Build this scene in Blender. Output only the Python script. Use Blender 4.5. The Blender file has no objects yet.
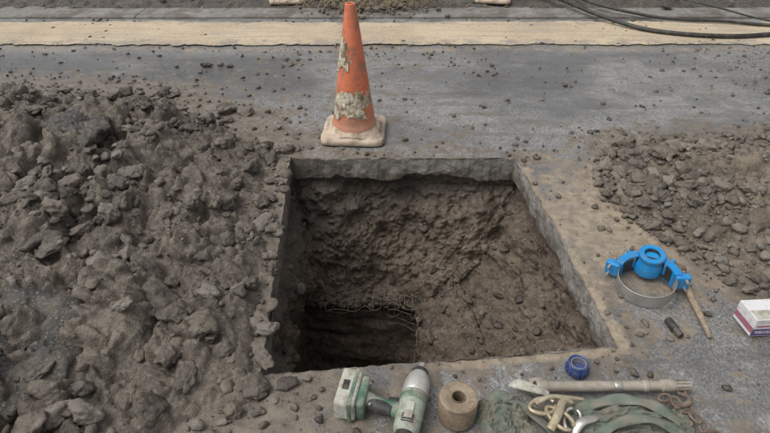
import bpy, bmesh, math, random
import numpy as np
from mathutils import Vector, Matrix
from mathutils.bvhtree import BVHTree
rng=np.random.default_rng(7); random.seed(7)
S=bpy.context.scene

# ------------------------------------------------------------------ noise
def _h(i,j,k,s=0):
    n=(i.astype(np.int64)*374761393+j.astype(np.int64)*668265263+k.astype(np.int64)*2147483647+s*974634777)&0xffffffff
    n=((n^(n>>13))*1274126177)&0xffffffff
    n=((n^(n>>16))*2246822519)&0xffffffff
    n=n^(n>>15)
    return (n&0xffffff)/float(0xffffff)
def vnoise(x,y,z,s=0):
    xi=np.floor(x);yi=np.floor(y);zi=np.floor(z)
    fx=x-xi;fy=y-yi;fz=z-zi
    fx=fx*fx*fx*(fx*(fx*6-15)+10);fy=fy*fy*fy*(fy*(fy*6-15)+10);fz=fz*fz*fz*(fz*(fz*6-15)+10)
    r=0
    for a in (0,1):
        for b in (0,1):
            for c in (0,1):
                w=(fx if a else 1-fx)*(fy if b else 1-fy)*(fz if c else 1-fz)
                r=r+w*_h(xi+a,yi+b,zi+c,s)
    return r*2-1
def fbm(x,y,z=None,f=1.0,o=4,g=.5,s=0):
    if z is None: z=np.zeros_like(x)
    r=0;a=1;t=0
    for i in range(o):
        r=r+a*vnoise(x*f+i*17.3,y*f+i*5.1,z*f+i*9.7,s+i);t+=a;a*=g;f*=2.03
    return r/t
def clods2(x,y,cell,s=0,p=.75,sharp=.45):
    w=.22*cell
    x=x+w*fbm(x,y,f=2.2/cell,o=3,s=s+50); y=y+w*fbm(x,y,f=2.2/cell,o=3,s=s+60)
    X=x/cell;Y=y/cell;xi=np.floor(X);yi=np.floor(Y);r=np.zeros_like(x);z=np.zeros_like(x)
    for a in (-1,0,1):
        for b in (-1,0,1):
            cx=xi+a;cy=yi+b
            px=cx+.15+.7*_h(cx,cy,z,s);py=cy+.15+.7*_h(cx,cy,z,s+1)
            rr=.35+.45*_h(cx,cy,z,s+2);am=np.where(_h(cx,cy,z,s+3)<p,.4+.6*_h(cx,cy,z,s+4),0)
            th=_h(cx,cy,z,s+5)*3.14;el=.65+.35*_h(cx,cy,z,s+6)
            dx=X-px;dy=Y-py
            u=dx*np.cos(th)+dy*np.sin(th);v=(-dx*np.sin(th)+dy*np.cos(th))/el
            rad=(np.abs(u)**3+np.abs(v)**3)**(1/3)
            q=np.clip(1-rad/rr,0,1)
            top=np.minimum(1-(1-np.clip(q*2.6,0,1))**2,.80+.35*u/rr+.15*v/rr)
            r=np.maximum(r,am*rr*1.3*np.clip(top,0,1.2))
    return r
def clods3(x,y,z,cell,s=0,p=.8):
    w=.25*cell
    n1=fbm(x,y,z,f=2/cell,o=2,s=s+50)*w;n2=fbm(x,y,z,f=2/cell,o=2,s=s+70)*w
    X=(x+n1)/cell;Y=(y+n2)/cell;Z=(z+n1-n2)/cell
    xi=np.floor(X);yi=np.floor(Y);zi=np.floor(Z);r=np.zeros_like(X)
    for a in (-1,0,1):
        for b in (-1,0,1):
            for c in (-1,0,1):
                cx=xi+a;cy=yi+b;cz=zi+c
                px=cx+.1+.8*_h(cx,cy,cz,s);py=cy+.1+.8*_h(cx,cy,cz,s+1);pz=cz+.1+.8*_h(cx,cy,cz,s+2)
                rr=.4+.5*_h(cx,cy,cz,s+3);am=np.where(_h(cx,cy,cz,s+4)<p,.4+.6*_h(cx,cy,cz,s+5),0)
                q=np.clip(1-((X-px)**2+(Y-py)**2+(Z-pz)**2)/(rr*rr),0,1)
                r=np.maximum(r,am*rr*q**.45)
    return r
def ss(a,b,x):
    t=np.clip((x-a)/(b-a),0,1);return t*t*(3-2*t)
def sdf(poly,x,y):
    d=np.full_like(x,1e9);ins=np.zeros(x.shape,bool)
    n=len(poly)
    for i in range(n):
        ax,ay=poly[i];bx,by=poly[(i+1)%n]
        ex=bx-ax;ey=by-ay;wx=x-ax;wy=y-ay
        t=np.clip((wx*ex+wy*ey)/(ex*ex+ey*ey),0,1)
        d=np.minimum(d,(wx-t*ex)**2+(wy-t*ey)**2)
        c=((ay>y)!=(by>y))&(x<(bx-ax)*(y-ay)/((by-ay) if by!=ay else 1e-9)+ax)
        ins^=c
    d=np.sqrt(d);return np.where(ins,d,-d)

# ------------------------------------------------------------------ materials
def nt(name):
    m=bpy.data.materials.new(name);m.use_nodes=True;t=m.node_tree
    return m,t,t.nodes['Principled BSDF']
def noise(t,co,scale,detail=5,rough=.6,dist=0):
    n=t.nodes.new('ShaderNodeTexNoise');n.inputs['Scale'].default_value=scale;n.inputs['Detail'].default_value=min(detail,4)
    n.inputs['Roughness'].default_value=rough
    t.links.new(co,n.inputs['Vector']);return n.outputs['Fac']
def voro(t,co,scale,out='Distance',feature='F1'):
    n=t.nodes.new('ShaderNodeTexVoronoi');n.feature=feature;n.inputs['Scale'].default_value=scale
    t.links.new(co,n.inputs['Vector']);return n.outputs[out]
def ramp(t,fac,stops):
    n=t.nodes.new('ShaderNodeValToRGB');e=n.color_ramp.elements
    while len(e)<len(stops): e.new(.5)
    for i,(p,c) in enumerate(stops):
        e[i].position=p
        e[i].color=(c,c,c,1) if isinstance(c,(int,float)) else (*c,1)
    t.links.new(fac,n.inputs['Fac']);return n.outputs['Color']
def mix(t,fac,a,b,bt='MIX'):
    n=t.nodes.new('ShaderNodeMix');n.data_type='RGBA';n.blend_type=bt
    for v,i in ((fac,0),(a,6),(b,7)):
        if isinstance(v,(int,float)): n.inputs[i].default_value=v
        elif isinstance(v,tuple): n.inputs[i].default_value=(*v,1)
        else: t.links.new(v,n.inputs[i])
    return n.outputs[2]
def math_(t,op,a,b=0.0):
    n=t.nodes.new('ShaderNodeMath');n.operation=op
    for v,i in ((a,0),(b,1)):
        if isinstance(v,(int,float)): n.inputs[i].default_value=v
        else: t.links.new(v,n.inputs[i])
    return n.outputs[0]
def bump(t,h,strength,dist,prev=None):
    n=t.nodes.new('ShaderNodeBump');n.inputs['Strength'].default_value=strength;n.inputs['Distance'].default_value=dist
    t.links.new(h,n.inputs['Height'])
    if prev is not None: t.links.new(prev,n.inputs['Normal'])
    return n.outputs['Normal']
def coord(t): return t.nodes.new('ShaderNodeTexCoord').outputs['Object']
def attr(t,name):
    n=t.nodes.new('ShaderNodeAttribute');n.attribute_name=name;return n.outputs['Fac']

def soil_mat(name,dark,mid,light,rl=.5,rh=.95,tint=False,bs=1.0,strata=False):
    m,t,b=nt(name);co=coord(t)
    n1=noise(t,co,3.2,5,.65)
    c=ramp(t,n1,[(.3,dark),(.52,mid),(.72,light)])
    c=mix(t,ramp(t,noise(t,co,24,4,.7),[(.42,0.),(.68,.8)]),c,tuple(v*.5 for v in dark))
    if not tint:
        vc=voro(t,co,110,'Color')
        c=mix(t,.30,c,mix(t,1.0,c,ramp(t,vc,[(.1,.35),(.6,1.),(.95,1.)]),'MULTIPLY'))
        c=mix(t,ramp(t,vc,[(.80,0.),(.86,.4)]),c,(.27,.240,.20))
    else:
        a=attr(t,'tint');c=mix(t,1.0,c,ramp(t,a,[(0,.6),(.5,1.),(1,1.0)]),'MULTIPLY')
        c=mix(t,ramp(t,a,[(.76,0.),(.9,.45)]),c,(.235,.213,.182))
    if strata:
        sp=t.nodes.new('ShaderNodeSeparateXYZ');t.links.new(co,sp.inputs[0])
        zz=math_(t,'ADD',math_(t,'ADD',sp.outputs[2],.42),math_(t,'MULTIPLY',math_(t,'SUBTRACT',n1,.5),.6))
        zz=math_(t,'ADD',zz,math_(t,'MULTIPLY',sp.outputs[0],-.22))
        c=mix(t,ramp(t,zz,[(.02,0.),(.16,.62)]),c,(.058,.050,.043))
    t.links.new(c,b.inputs['Base Color'])
    t.links.new(ramp(t,n1,[(.35,rl),(.62,rh)]),b.inputs['Roughness'])
    n=bump(t,noise(t,co,42,5,.75),.8*bs,.014)
    if not tint: n=bump(t,noise(t,co,200,2,.7),.8*bs,.004,n)
    t.links.new(n,b.inputs['Normal']);b.inputs['Specular IOR Level'].default_value=.5
    return m
M_left=soil_mat('clay_soil',(.092,.074,.057),(.160,.133,.105),(.23,.198,.16),.30,.78)
M_leftr=soil_mat('clay_clods',(.098,.080,.063),(.162,.136,.109),(.22,.19,.156),.32,.78,tint=True)
M_right=soil_mat('sandy_soil',(.115,.092,.068),(.180,.147,.111),(.25,.208,.16),.65,.95)
M_rightr=soil_mat('stones',(.12,.10,.078),(.180,.156,.126),(.25,.223,.186),.55,.9,tint=True,bs=.7)
M_pit=soil_mat('pit_soil',(.100,.074,.053),(.168,.130,.096),(.24,.193,.146),.45,.9,strata=True)
M_pitr=soil_mat('pit_stones',(.085,.068,.054),(.140,.113,.087),(.20,.168,.135),.45,.9,tint=True)

def ground_mat():
    m,t,b=nt('dusty_asphalt');co=coord(t)
    c=ramp(t,noise(t,co,.9,5,.65),[(.34,(.145,.144,.142)),(.5,(.215,.212,.206)),(.68,(.295,.288,.276))])
    c=mix(t,ramp(t,noise(t,co,11,5,.78),[(.43,0.),(.66,.7)]),c,(.10,.096,.090))
    c=mix(t,ramp(t,noise(t,co,75,4,.8),[(.50,0.),(.64,.55)]),c,(.36,.35,.33))
    vc=voro(t,co,170,'Color')
    c=mix(t,.38,c,ramp(t,vc,[(.1,.03),(.5,.18),(.95,.55)]))
    mp=t.nodes.new('ShaderNodeMapping');mp.inputs['Scale'].default_value=(.7,4.5,1);mp.inputs['Rotation'].default_value=(0,0,.12)
    t.links.new(co,mp.inputs['Vector'])
    c=mix(t,ramp(t,noise(t,mp.outputs[0],2.2,5,.72),[(.5,0.),(.66,.65)]),c,(.125,.112,.098))
    wt=attr(t,'wet')
    c=mix(t,math_(t,'MULTIPLY',wt,.9),c,(.068,.068,.069))
    md=attr(t,'mud')
    nm=noise(t,co,7,5,.8)
    mm=ramp(t,math_(t,'ADD',md,math_(t,'MULTIPLY',math_(t,'SUBTRACT',nm,.5),2.2)),[(.40,0.),(.58,.95)])
    mudc=ramp(t,noise(t,co,15,5,.74),[(.33,(.105,.085,.066)),(.65,(.215,.182,.144))])
    c=mix(t,mm,c,mudc)
    tn=attr(t,'tan')
    tm=ramp(t,math_(t,'ADD',tn,math_(t,'MULTIPLY',math_(t,'SUBTRACT',nm,.5),1.5)),[(.35,0.),(.7,.9)])
    c=mix(t,tm,c,ramp(t,noise(t,co,22,5,.75),[(.35,(.20,.16,.118)),(.65,(.38,.312,.23))]))
    t.links.new(c,b.inputs['Base Color'])
    r=ramp(t,noise(t,co,2.5,4,.6),[(.35,.36),(.65,.78)])
    r=mix(t,wt,r,(.22,.22,.22))
    t.links.new(r,b.inputs['Roughness'])
    n=bump(t,noise(t,co,130,3,.8),.8,.0045)
    n=bump(t,nm,.45,.012,n)
    t.links.new(n,b.inputs['Normal']);b.inputs['Specular IOR Level'].default_value=.5
    return m
M_ground=ground_mat()

def pm(name,c1,c2,rough=.5,metal=0.,sc=30,dirt=(.16,.13,.10),da=.5,bs=.3,bd=.002,dsc=14,lo=.5,hi=.68):
    m,t,b=nt(name);co=coord(t)
    c=ramp(t,noise(t,co,sc,4,.65),[(.35,c1),(.65,c2)])
    d=ramp(t,noise(t,co,dsc,5,.75),[(lo,0.),(hi,da)])
    c=mix(t,d,c,dirt)
    t.links.new(c,b.inputs['Base Color'])
    t.links.new(math_(t,'MULTIPLY',math_(t,'SUBTRACT',1.0,d),metal),b.inputs['Metallic'])
    t.links.new(math_(t,'ADD',math_(t,'MULTIPLY',d,.4),rough),b.inputs['Roughness'])
    t.links.new(bump(t,noise(t,co,sc*6,3,.7),bs,bd),b.inputs['Normal'])
    return m

# ------------------------------------------------------------------ mesh helpers
def link(o,parent=None):
    S.collection.objects.link(o)
    if parent: o.parent=parent
    return o
def mk(name,v,f,mat,parent=None,smooth=True,attrs=None):
    me=bpy.data.meshes.new(name)
    v=np.asarray(v,dtype=np.float32)
    if isinstance(f,np.ndarray):
        k=f.shape[1];me.vertices.add(len(v));me.vertices.foreach_set('co',v.ravel())
        me.loops.add(f.size);me.loops.foreach_set('vertex_index',f.ravel().astype(np.int32))
        me.polygons.add(len(f));me.polygons.foreach_set('loop_start',np.arange(0,f.size,k,dtype=np.int32))
        try: me.polygons.foreach_set('loop_total',np.full(len(f),k,dtype=np.int32))
        except Exception: pass
        me.update(calc_edges=True)
    else:
        me.from_pydata([tuple(map(float,p)) for p in v],[],[tuple(q) for q in f]);me.update()
    if smooth: me.polygons.foreach_set('use_smooth',np.ones(len(me.polygons),bool))
    if attrs:
        for k,a in attrs.items():
            at=me.attributes.new(k,'FLOAT','POINT');at.data.foreach_set('value',np.asarray(a,dtype=np.float32))
    me.materials.append(mat)
    return link(bpy.data.objects.new(name,me),parent)
def empty(name,loc=(0,0,0),rz=0,rot=None):
    e=bpy.data.objects.new(name,None);e.empty_display_size=.1;e.location=loc
    e.rotation_euler=rot if rot else (0,0,rz);return link(e)
def gridfaces(R,C,wrap=False):
    i=np.arange(R-1)[:,None];j=np.arange(C if wrap else C-1)[None,:];j2=(j+1)%C
    return np.stack([i*C+j,i*C+j2,(i+1)*C+j2,(i+1)*C+j],-1).reshape(-1,4)
def cr(pts,n=8):
    p=np.array(pts,float);p=np.vstack([2*p[0]-p[1],p,2*p[-1]-p[-2]]);o=[]
    for i in range(1,len(p)-2):
        for t in np.linspace(0,1,n,endpoint=False):
            a,b,c,d=p[i-1:i+3]
            o.append(.5*((2*b)+(c-a)*t+(2*a-5*b+4*c-d)*t*t+(3*b-a-3*c+d)*t**3))
    o.append(p[-2]);return np.array(o)
def tube(name,pts,rad,mat,parent=None,seg=12,n=8,sx=1.,sz=1.,smooth=True,cap=True):
    q=[tuple(p)+((rad,) if isinstance(rad,(int,float)) else (rad[i],)) for i,p in enumerate(pts)]
    q=cr(q,n);P=q[:,:3];R=np.abs(q[:,3])
    T=np.gradient(P,axis=0);T/=np.linalg.norm(T,axis=1)[:,None]+1e-12
    up=np.array([0,0,1.]);V=[]
    if abs(T[0]@up)>.95: up=np.array([0,1.,0])
    for i in range(len(P)):
        s=np.cross(T[i],up);
        if np.linalg.norm(s)<1e-4: s=np.array([1.,0,0])
        s/=np.linalg.norm(s);u=np.cross(s,T[i])
        a=np.linspace(0,2*np.pi,seg,endpoint=False)
        V.append(P[i]+R[i]*(np.cos(a)[:,None]*s*sx+np.sin(a)[:,None]*u*sz))
    V=np.vstack(V);F=[tuple(f) for f in gridfaces(len(P),seg,True)]
    if cap:
        F.append(tuple(range(seg))[::-1]);F.append(tuple(range(len(V)-seg,len(V))))
    return mk(name,V,F,mat,parent,smooth)
def lathe(name,prof,mat,parent=None,seg=48,M=None,jit=0,smooth=True,sq=1.0):
    V=[];a=np.linspace(0,2*np.pi,seg,endpoint=False)
    for r,z in prof:
        rr=r*(1+jit*np.sin(a*3+z*40)) if jit else r
        V.append(np.stack([rr*np.cos(a),rr*np.sin(a)*sq,np.full(seg,z)],-1))
    V=np.vstack(V)
    F=[tuple(f) for f in gridfaces(len(prof),seg,True)]
    o=mk(name,V,F,mat,parent,smooth)
    if M is not None: o.matrix_local=M
    if smooth:
        md=o.modifiers.new('es','EDGE_SPLIT');md.split_angle=math.radians(38)
    return o
def box(name,size,mat,parent=None,loc=(0,0,0),rot=(0,0,0),bev=.003,segs=2):
    bm=bmesh.new();bmesh.ops.create_cube(bm,size=1)
    for v in bm.verts: v.co=Vector((v.co.x*size[0],v.co.y*size[1],v.co.z*size[2]))
    if bev: bmesh.ops.bevel(bm,geom=bm.edges[:],offset=bev,segments=segs,affect='EDGES',profile=.5)
    me=bpy.data.meshes.new(name);bm.to_mesh(me);bm.free();me.materials.append(mat)
    for p in me.polygons:p.use_smooth=False
    o=link(bpy.data.objects.new(name,me),parent);o.location=loc;o.rotation_euler=rot;return o
def ico(sub):
    bm=bmesh.new();bmesh.ops.create_icosphere(bm,subdivisions=sub,radius=1)
    v=np.array([x.co[:] for x in bm.verts]);f=np.array([[q.index for q in p.verts] for p in bm.faces]);bm.free();return v,f
ICO={k:ico(k) for k in (1,2,3,4,5)}
def rockshape(sub,seed,rough=.12,nplanes=14,flat=None,soft=.2):
    r=np.random.default_rng(seed);v,f=ICO[sub]
    d=r.normal(size=(nplanes,3));d/=np.linalg.norm(d,axis=1)[:,None];dist=r.uniform(.55,1.,nplanes)
    if flat:
        d=np.vstack([d,[[0,0,1],[0.03,0,-1]]]);dist=np.append(dist,[flat,flat])
    dots=v@d.T;rad=np.where(dots>.05,dist/np.maximum(dots,.05),9).min(1)
    rad=np.minimum(rad,1.25)
    if not flat: rad=rad*(1-soft)+soft*.85
    o=v*rad[:,None]
    n=fbm(o[:,0]+seed*3.1,o[:,1],o[:,2],f=2.2,o=5,g=.62)
    o=o*(1+rough*2*n)[:,None] if not flat else o+v*(rough*n)[:,None]*.5
    return o,f
TPL1=[rockshape(1,300+i,.05) for i in range(14)]
TPL2=[rockshape(2,i,.13) for i in range(14)]
TPL3=[rockshape(3,100+i,.17) for i in range(14)]
TPL4=[rockshape(4,200+i,.22) for i in range(14)]
def rotm(r,n,tilt=1.):
    q=r.normal(size=(n,4));q/=np.linalg.norm(q,axis=1)[:,None];w,x,y,z=q.T
    return np.stack([np.stack([1-2*(y*y+z*z),2*(x*y-z*w),2*(x*z+y*w)],-1),np.stack([2*(x*y+z*w),1-2*(x*x+z*z),2*(y*z-x*w)],-1),np.stack([2*(x*z-y*w),2*(y*z+x*w),1-2*(x*x+y*y)],-1)],1)
def rocks(name,P,sz,mat,sink=.25,sd=1,flat=.7):
    r=np.random.default_rng(sd);n=len(P);R=rotm(r,n);VV=[];FF=[];TT=[];off=0
    for i in range(n):
        s=sz[i];T=TPL4 if s>.035 else (TPL3 if s>.016 else (TPL2 if s>.0075 else TPL1))
        v,f=T[r.integers(len(T))]
        sc=np.array([1,r.uniform(.65,1),r.uniform(.5,.9)])
        w=(v*sc)@R[i].T;w[:,2]*=flat
        VV.append(w*s+P[i]+np.array([0,0,s*flat*(1-2*sink)*.6]));FF.append(f+off);off+=len(v);TT.append(np.full(len(v),r.random()))
    return mk(name,np.vstack(VV),np.vstack(FF),mat,attrs={'tint':np.concatenate(TT)})

# ------------------------------------------------------------------ layout
PIT=[(-.40,1.19),(.80,1.315),(.705,2.634),(-.507,2.634)]
LEFT=[(-4.2,3.72),(-2.7,3.58),(-1.9,3.50),(-1.4,3.45),(-1.05,3.12),(-.78,2.90),(-.57,2.72),(-.545,2.3),(-.495,1.9),(-.425,1.5),(-.36,1.24),(-.33,1.13),(-.5,1.0),(-.66,.85),(-.80,.2),(-4.2,.2)]
RIGHT=[(1.24,2.70),(1.6,2.80),(2.3,2.85),(3.9,2.8),(4.0,.9),(2.2,.98),(1.70,1.30),(1.50,1.50),(1.30,1.78),(1.16,2.02),(1.07,2.2),(1.12,2.45)]
def HL(x,y):
    d=sdf(LEFT,x,y)+.09*fbm(x,y,f=3,o=5)
    e=ss(-.02,.1,d)
    h=-.03+.045*e+.115*ss(.15,.8,d)*(.7+.8*fbm(x,y,f=1.3,o=3,s=5))
    k=ss(.02,.3,d)
    k2=ss(.08,.5,d)
    h+=k2*clods2(x,y,.36,s=3,p=.65)*.12+k*clods2(x,y,.17,s=11,p=.7)*.11*(.45+.55*k2)+e*clods2(x,y,.085,s=21,p=.65)*.062*(.4+.6*k)+e*clods2(x,y,.04,s=31,p=.6)*.028
    h+=e*(.024*fbm(x,y,f=10,o=6,g=.65,s=8)+.02*k2*fbm(x,y,f=4,o=3,s=18))
    # dark split running through the heap
    cx=-1.32+.16*(y-2.2)*-1+.05*fbm(x*0,y,f=3,o=3,s=12);h-=k2*.07*np.exp(-((x-cx)/.035)**2)*ss(1.5,1.8,y)*ss(3.2,2.9,y)
    return h
def HR(x,y):
    d=sdf(RIGHT,x,y)+.08*fbm(x,y,f=3,o=5,s=40)
    e=ss(-.02,.12,d)
    h=-.02+.03*e+.42*ss(.05,1.05,d)*(.85+.4*fbm(x,y,f=1.5,o=3,s=45))
    h+=e*(clods2(x,y,.14,s=71,p=.5)*.06+clods2(x,y,.05,s=81,p=.6)*.030+.016*fbm(x,y,f=12,o=5,g=.65,s=48))
    return h
def heap(name,x0,x1,y0,y1,st,H,mat,cut):
    xs=np.arange(x0,x1,st);ys=np.arange(y0,y1,st);X,Y=np.meshgrid(xs,ys)
    x=X.ravel();y=Y.ravel();z=H(x,y);F=gridfaces(len(ys),len(xs))
    k=ss(.0,.08,z)
    jx=k*.024*fbm(x,y,z,f=11,o=3,s=90);jy=k*.024*fbm(x,y,z,f=11,o=3,s=91)
    keep=(z[F].max(1)>cut)
    F=F[keep];used=np.unique(F);mp=np.full(len(x),-1);mp[used]=np.arange(len(used))
    return mk(name,np.stack([x+jx,y+jy,z],-1)[used],mp[F],mat)
heap('soil_heap',-4.1,-.25,.3,4.0,.0066,HL,M_left,-.012)
heap('gravel_heap',1.0,3.9,.85,3.1,.009,HR,M_right,-.008)

# --- ground sheet with the excavation opening
def square(n):
    k=n//4;t=np.linspace(-1,1,k,endpoint=False);o=np.ones(k)
    return np.concatenate([np.stack([t,-o],-1),np.stack([o,t],-1),np.stack([-t,o],-1),np.stack([-o,-t],-1)])
def rings(stages,n):
    sq=square(n);a,b=sq[:,0],sq[:,1]
    disc=np.stack([a*np.sqrt(1-b*b/2),b*np.sqrt(1-a*a/2)],-1)
    out=[]
    def bil(c,p):
        u=(p[:,0:1]+1)/2;v=(p[:,1:2]+1)/2;c=np.array(c,float)
        return (1-u)*(1-v)*c[0]+u*(1-v)*c[1]+u*v*c[2]+(1-u)*v*c[3]
    for i,(c,z,rd,k) in enumerate(stages):
        if i==0: cur=(np.array(c,float),z,rd);out.append(np.hstack([bil(c,sq*(1-rd)+disc*rd),np.full((n,1),z)]));continue
        for t in np.linspace(0,1,k+1)[1:]:
            C=cur[0]*(1-t)+np.array(c,float)*t;Z=cur[1]*(1-t)+z*t;Rd=cur[2]*(1-t)+rd*t
            out.append(np.hstack([bil(C,sq*(1-Rd)+disc*Rd),np.full((n,1),Z)]))
        cur=(np.array(c,float),z,rd)
    return np.array(out)
def rect(x0,x1,y0,y1): return [(x0,y0),(x1,y0),(x1,y1),(x0,y1)]
NP=800
def rimx(x,y): return .012*fbm(x,y,f=13,o=5,g=.65,s=2)+.012*fbm(x,y,f=3,o=2,s=22)
def rimy(x,y): return .012*fbm(x,y,f=13,o=5,g=.65,s=3)+.008*fbm(x,y,f=3,o=2,s=23)
G=rings([(PIT,0,0,0),([(-.45,1.14),(.85,1.27),(.75,2.68),(-.55,2.68)],0,0,6),(rect(-3,3,.4,4.4),0,0,150),(rect(-9,9,-5,9),0,0,16),(rect(-90,90,-90,90),0,0,8)],NP)
R_,C_=G.shape[:2];g=G.reshape(-1,3)
x,y=g[:,0].copy(),g[:,1].copy()
rimw=np.repeat(np.where(np.arange(R_)<7,1-np.arange(R_)/7,0),C_)
g[:,0]+=rimw*rimx(x,y);g[:,1]+=rimw*rimy(x,y)
near=ss(8,4,np.hypot(x,y-2))
g[:,2]=near*(.006*fbm(x,y,f=2.2,o=3,s=14)-.006)+near*.0025*fbm(x,y,f=36,o=3,s=15)-rimw*.004
dl=-sdf(LEFT,x,y);dr=-sdf(RIGHT,x,y);dp=-sdf(PIT,x,y)
g[:,2]+=near*np.clip(1-dl/.40,0,1)*(dl>0)*.014*np.clip(fbm(x,y,f=9,o=5,g=.65,s=25)+.25,0,1)
g[:,2]+=near*np.clip(1-dp/.25,0,1)*(dp>.02)*.008*np.clip(fbm(x,y,f=14,o=4,g=.65,s=26)+.1,0,1)
mud=np.maximum.reduce([1.0-dl/.62,.85-dr/.6,.68-dp/.5])
mud=np.maximum(mud,.48*ss(1.25,1.0,y))
mud=np.maximum(mud,.75*ss(5.55,5.75,y))
mud=np.maximum(mud,.26+.18*fbm(x,y,f=.8,o=3,s=61))
mud=np.clip(mud,0,1)*ss(40,10,np.hypot(x,y))
tan=np.clip(.98-np.hypot((x-1.0)/.34,(y-2.05)/.62)*.55,0,1)
tan=np.maximum(tan,np.clip(.60-np.abs(y-4.42)/.3,0,.6))
tan=np.maximum(tan,.30*ss(1.35,1.15,y)*ss(-.5,.2,x))
tan=np.maximum(tan,.75*ss(.07,.02,dp)*ss(.0,.3,x)*(y<2.55))
tan=np.clip(tan,0,1)
wet=.8*ss(4.40,4.15,y)*ss(3.2,3.8,y)*ss(.25,-.25,fbm(x,y,f=1.1,o=4,s=33)+(x+.2)*.25)
wet=np.maximum(wet,.62*ss(.0,.35,fbm(x,y*1.8,f=1.0,o=5,g=.6,s=39))*ss(2.4,3.0,y)*ss(4.5,4.2,y))
wet=np.maximum(wet,.45*ss(.05,.3,fbm(x,y,f=2.4,o=5,g=.6,s=43)))
F=gridfaces(R_,C_,True)[:,::-1]
mk('asphalt_road',g,F,M_ground,attrs={'mud':mud,'tan':tan,'wet':wet})

# --- cut pavement edge around the hole
def edge_mat():
    m,t,b=nt('sawn_pavement_edge');co=coord(t)
    c=ramp(t,noise(t,co,5,5,.65),[(.35,(.18,.166,.146)),(.65,(.32,.298,.264))])
    vc=voro(t,co,120,'Color');c=mix(t,.2,c,ramp(t,vc,[(.1,.06),(.9,.45)]))
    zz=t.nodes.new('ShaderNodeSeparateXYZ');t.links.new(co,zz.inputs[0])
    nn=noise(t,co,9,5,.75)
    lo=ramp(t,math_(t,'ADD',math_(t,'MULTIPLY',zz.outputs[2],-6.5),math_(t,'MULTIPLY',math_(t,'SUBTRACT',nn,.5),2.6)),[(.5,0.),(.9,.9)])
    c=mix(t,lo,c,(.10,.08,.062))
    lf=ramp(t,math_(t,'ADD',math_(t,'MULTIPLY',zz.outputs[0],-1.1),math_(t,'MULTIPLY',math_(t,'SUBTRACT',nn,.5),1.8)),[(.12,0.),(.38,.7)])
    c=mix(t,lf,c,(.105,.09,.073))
    c=mix(t,ramp(t,noise(t,co,14,5,.75),[(.50,0.),(.62,.8)]),c,(.13,.105,.083))
    t.links.new(c,b.inputs['Base Color']);b.inputs['Roughness'].default_value=.8
    t.links.new(bump(t,noise(t,co,60,5,.75),.8,.008),b.inputs['Normal']);return m
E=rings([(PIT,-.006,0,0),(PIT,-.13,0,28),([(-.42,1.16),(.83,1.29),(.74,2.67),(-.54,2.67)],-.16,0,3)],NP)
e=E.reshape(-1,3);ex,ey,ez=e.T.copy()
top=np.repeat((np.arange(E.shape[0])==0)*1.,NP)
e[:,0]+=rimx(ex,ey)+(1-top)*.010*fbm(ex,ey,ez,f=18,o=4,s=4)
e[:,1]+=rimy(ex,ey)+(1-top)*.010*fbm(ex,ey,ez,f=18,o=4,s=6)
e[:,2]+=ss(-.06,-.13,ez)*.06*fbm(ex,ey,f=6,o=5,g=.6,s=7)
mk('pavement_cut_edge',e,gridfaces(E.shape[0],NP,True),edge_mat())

# --- the pit itself
P_=rings([([(-.40,1.18),(.81,1.31),(.715,2.645),(-.515,2.645)],-.06,0,0),
 ([(-.44,1.15),(.84,1.27),(.76,2.68),(-.55,2.68)],-.20,.05,20),
 ([(-.44,1.17),(.80,1.3),(.70,2.61),(-.54,2.63)],-.34,.15,28),
 ([(-.46,1.2),(.70,1.35),(.62,2.52),(-.52,2.57)],-.52,.22,34),
 ([(-.47,1.22),(.58,1.4),(.46,2.42),(-.50,2.50)],-.68,.25,32),
 ([(-.47,1.25),(.30,1.4),(.22,2.34),(-.48,2.42)],-.78,.2,30),
 ([(-.47,1.3),(.15,1.45),(.15,2.31),(-.47,2.38)],-.82,.06,14),
 ([(-.50,1.3),(.20,1.45),(.20,2.37),(-.50,2.44)],-.90,.05,18),
 ([(-.49,1.35),(.16,1.45),(.16,2.34),(-.49,2.38)],-1.45,.05,44),
 ([(-.2,1.7),(-.1,1.7),(-.1,1.8),(-.2,1.8)],-1.50,.3,24)],NP)
def gnorm(P):
    du=np.roll(P,-1,1)-np.roll(P,1,1);dr=np.gradient(P,axis=0)
    n=np.cross(du,dr);return n/(np.linalg.norm(n,axis=2)[:,:,None]+1e-12)
n=gnorm(P_).reshape(-1,3);p=P_.reshape(-1,3);px,py,pz=p.T.copy()
w=ss(-.10,-.26,pz);hol=1-.65*ss(-.78,-.9,pz)
rid=1-2*np.abs(fbm(px,py,pz,f=3.4,o=4,g=.55,s=49))
disp=w*hol*(.13*fbm(px,py,pz,f=2.4,o=3,s=4)+.085*fbm(px,py,pz,f=6,o=5,g=.6,s=9)+.030*rid+.035*clods3(px,py,pz,.16,s=5,p=.5)-.03)
disp+=hol*ss(-.08,-.17,pz)*(.024*clods3(px,py,pz,.06,s=15,p=.5)+.018*fbm(px,py,pz,f=24,o=5,g=.68,s=19))
disp+=w*.03*fbm(px*.6,py*.6,pz*4,f=3,o=3,s=29)
p2=p+n*disp[:,None]
FP=gridfaces(P_.shape[0],NP,True)
pit=mk('excavated_pit',p2,FP,M_pit)
n2=gnorm(p2.reshape(P_.shape)).reshape(-1,3)
r=np.random.default_rng(3)
idx=r.choice(np.where((p2[:,2]<-.20)&(p2[:,1]>1.5)&(p2[:,2]>-1.0))[0],520,replace=False)
sz=.006*(6)**(r.random(520)**3.2)
rocks('pit_stones',p2[idx]-n2[idx]*sz[:,None]*.2,sz,M_pitr,sink=.5,sd=4,flat=1.)
idx=r.choice(np.where((p2[:,2]<-.3)&(n2[:,2]>.5)&(p2[:,1]>1.5))[0],1700)
sz=.004*(8)**(r.random(1700)**3.0)
rocks('pit_rubble',p2[idx],sz,M_pitr,sink=.2,sd=5,flat=.8)

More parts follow.
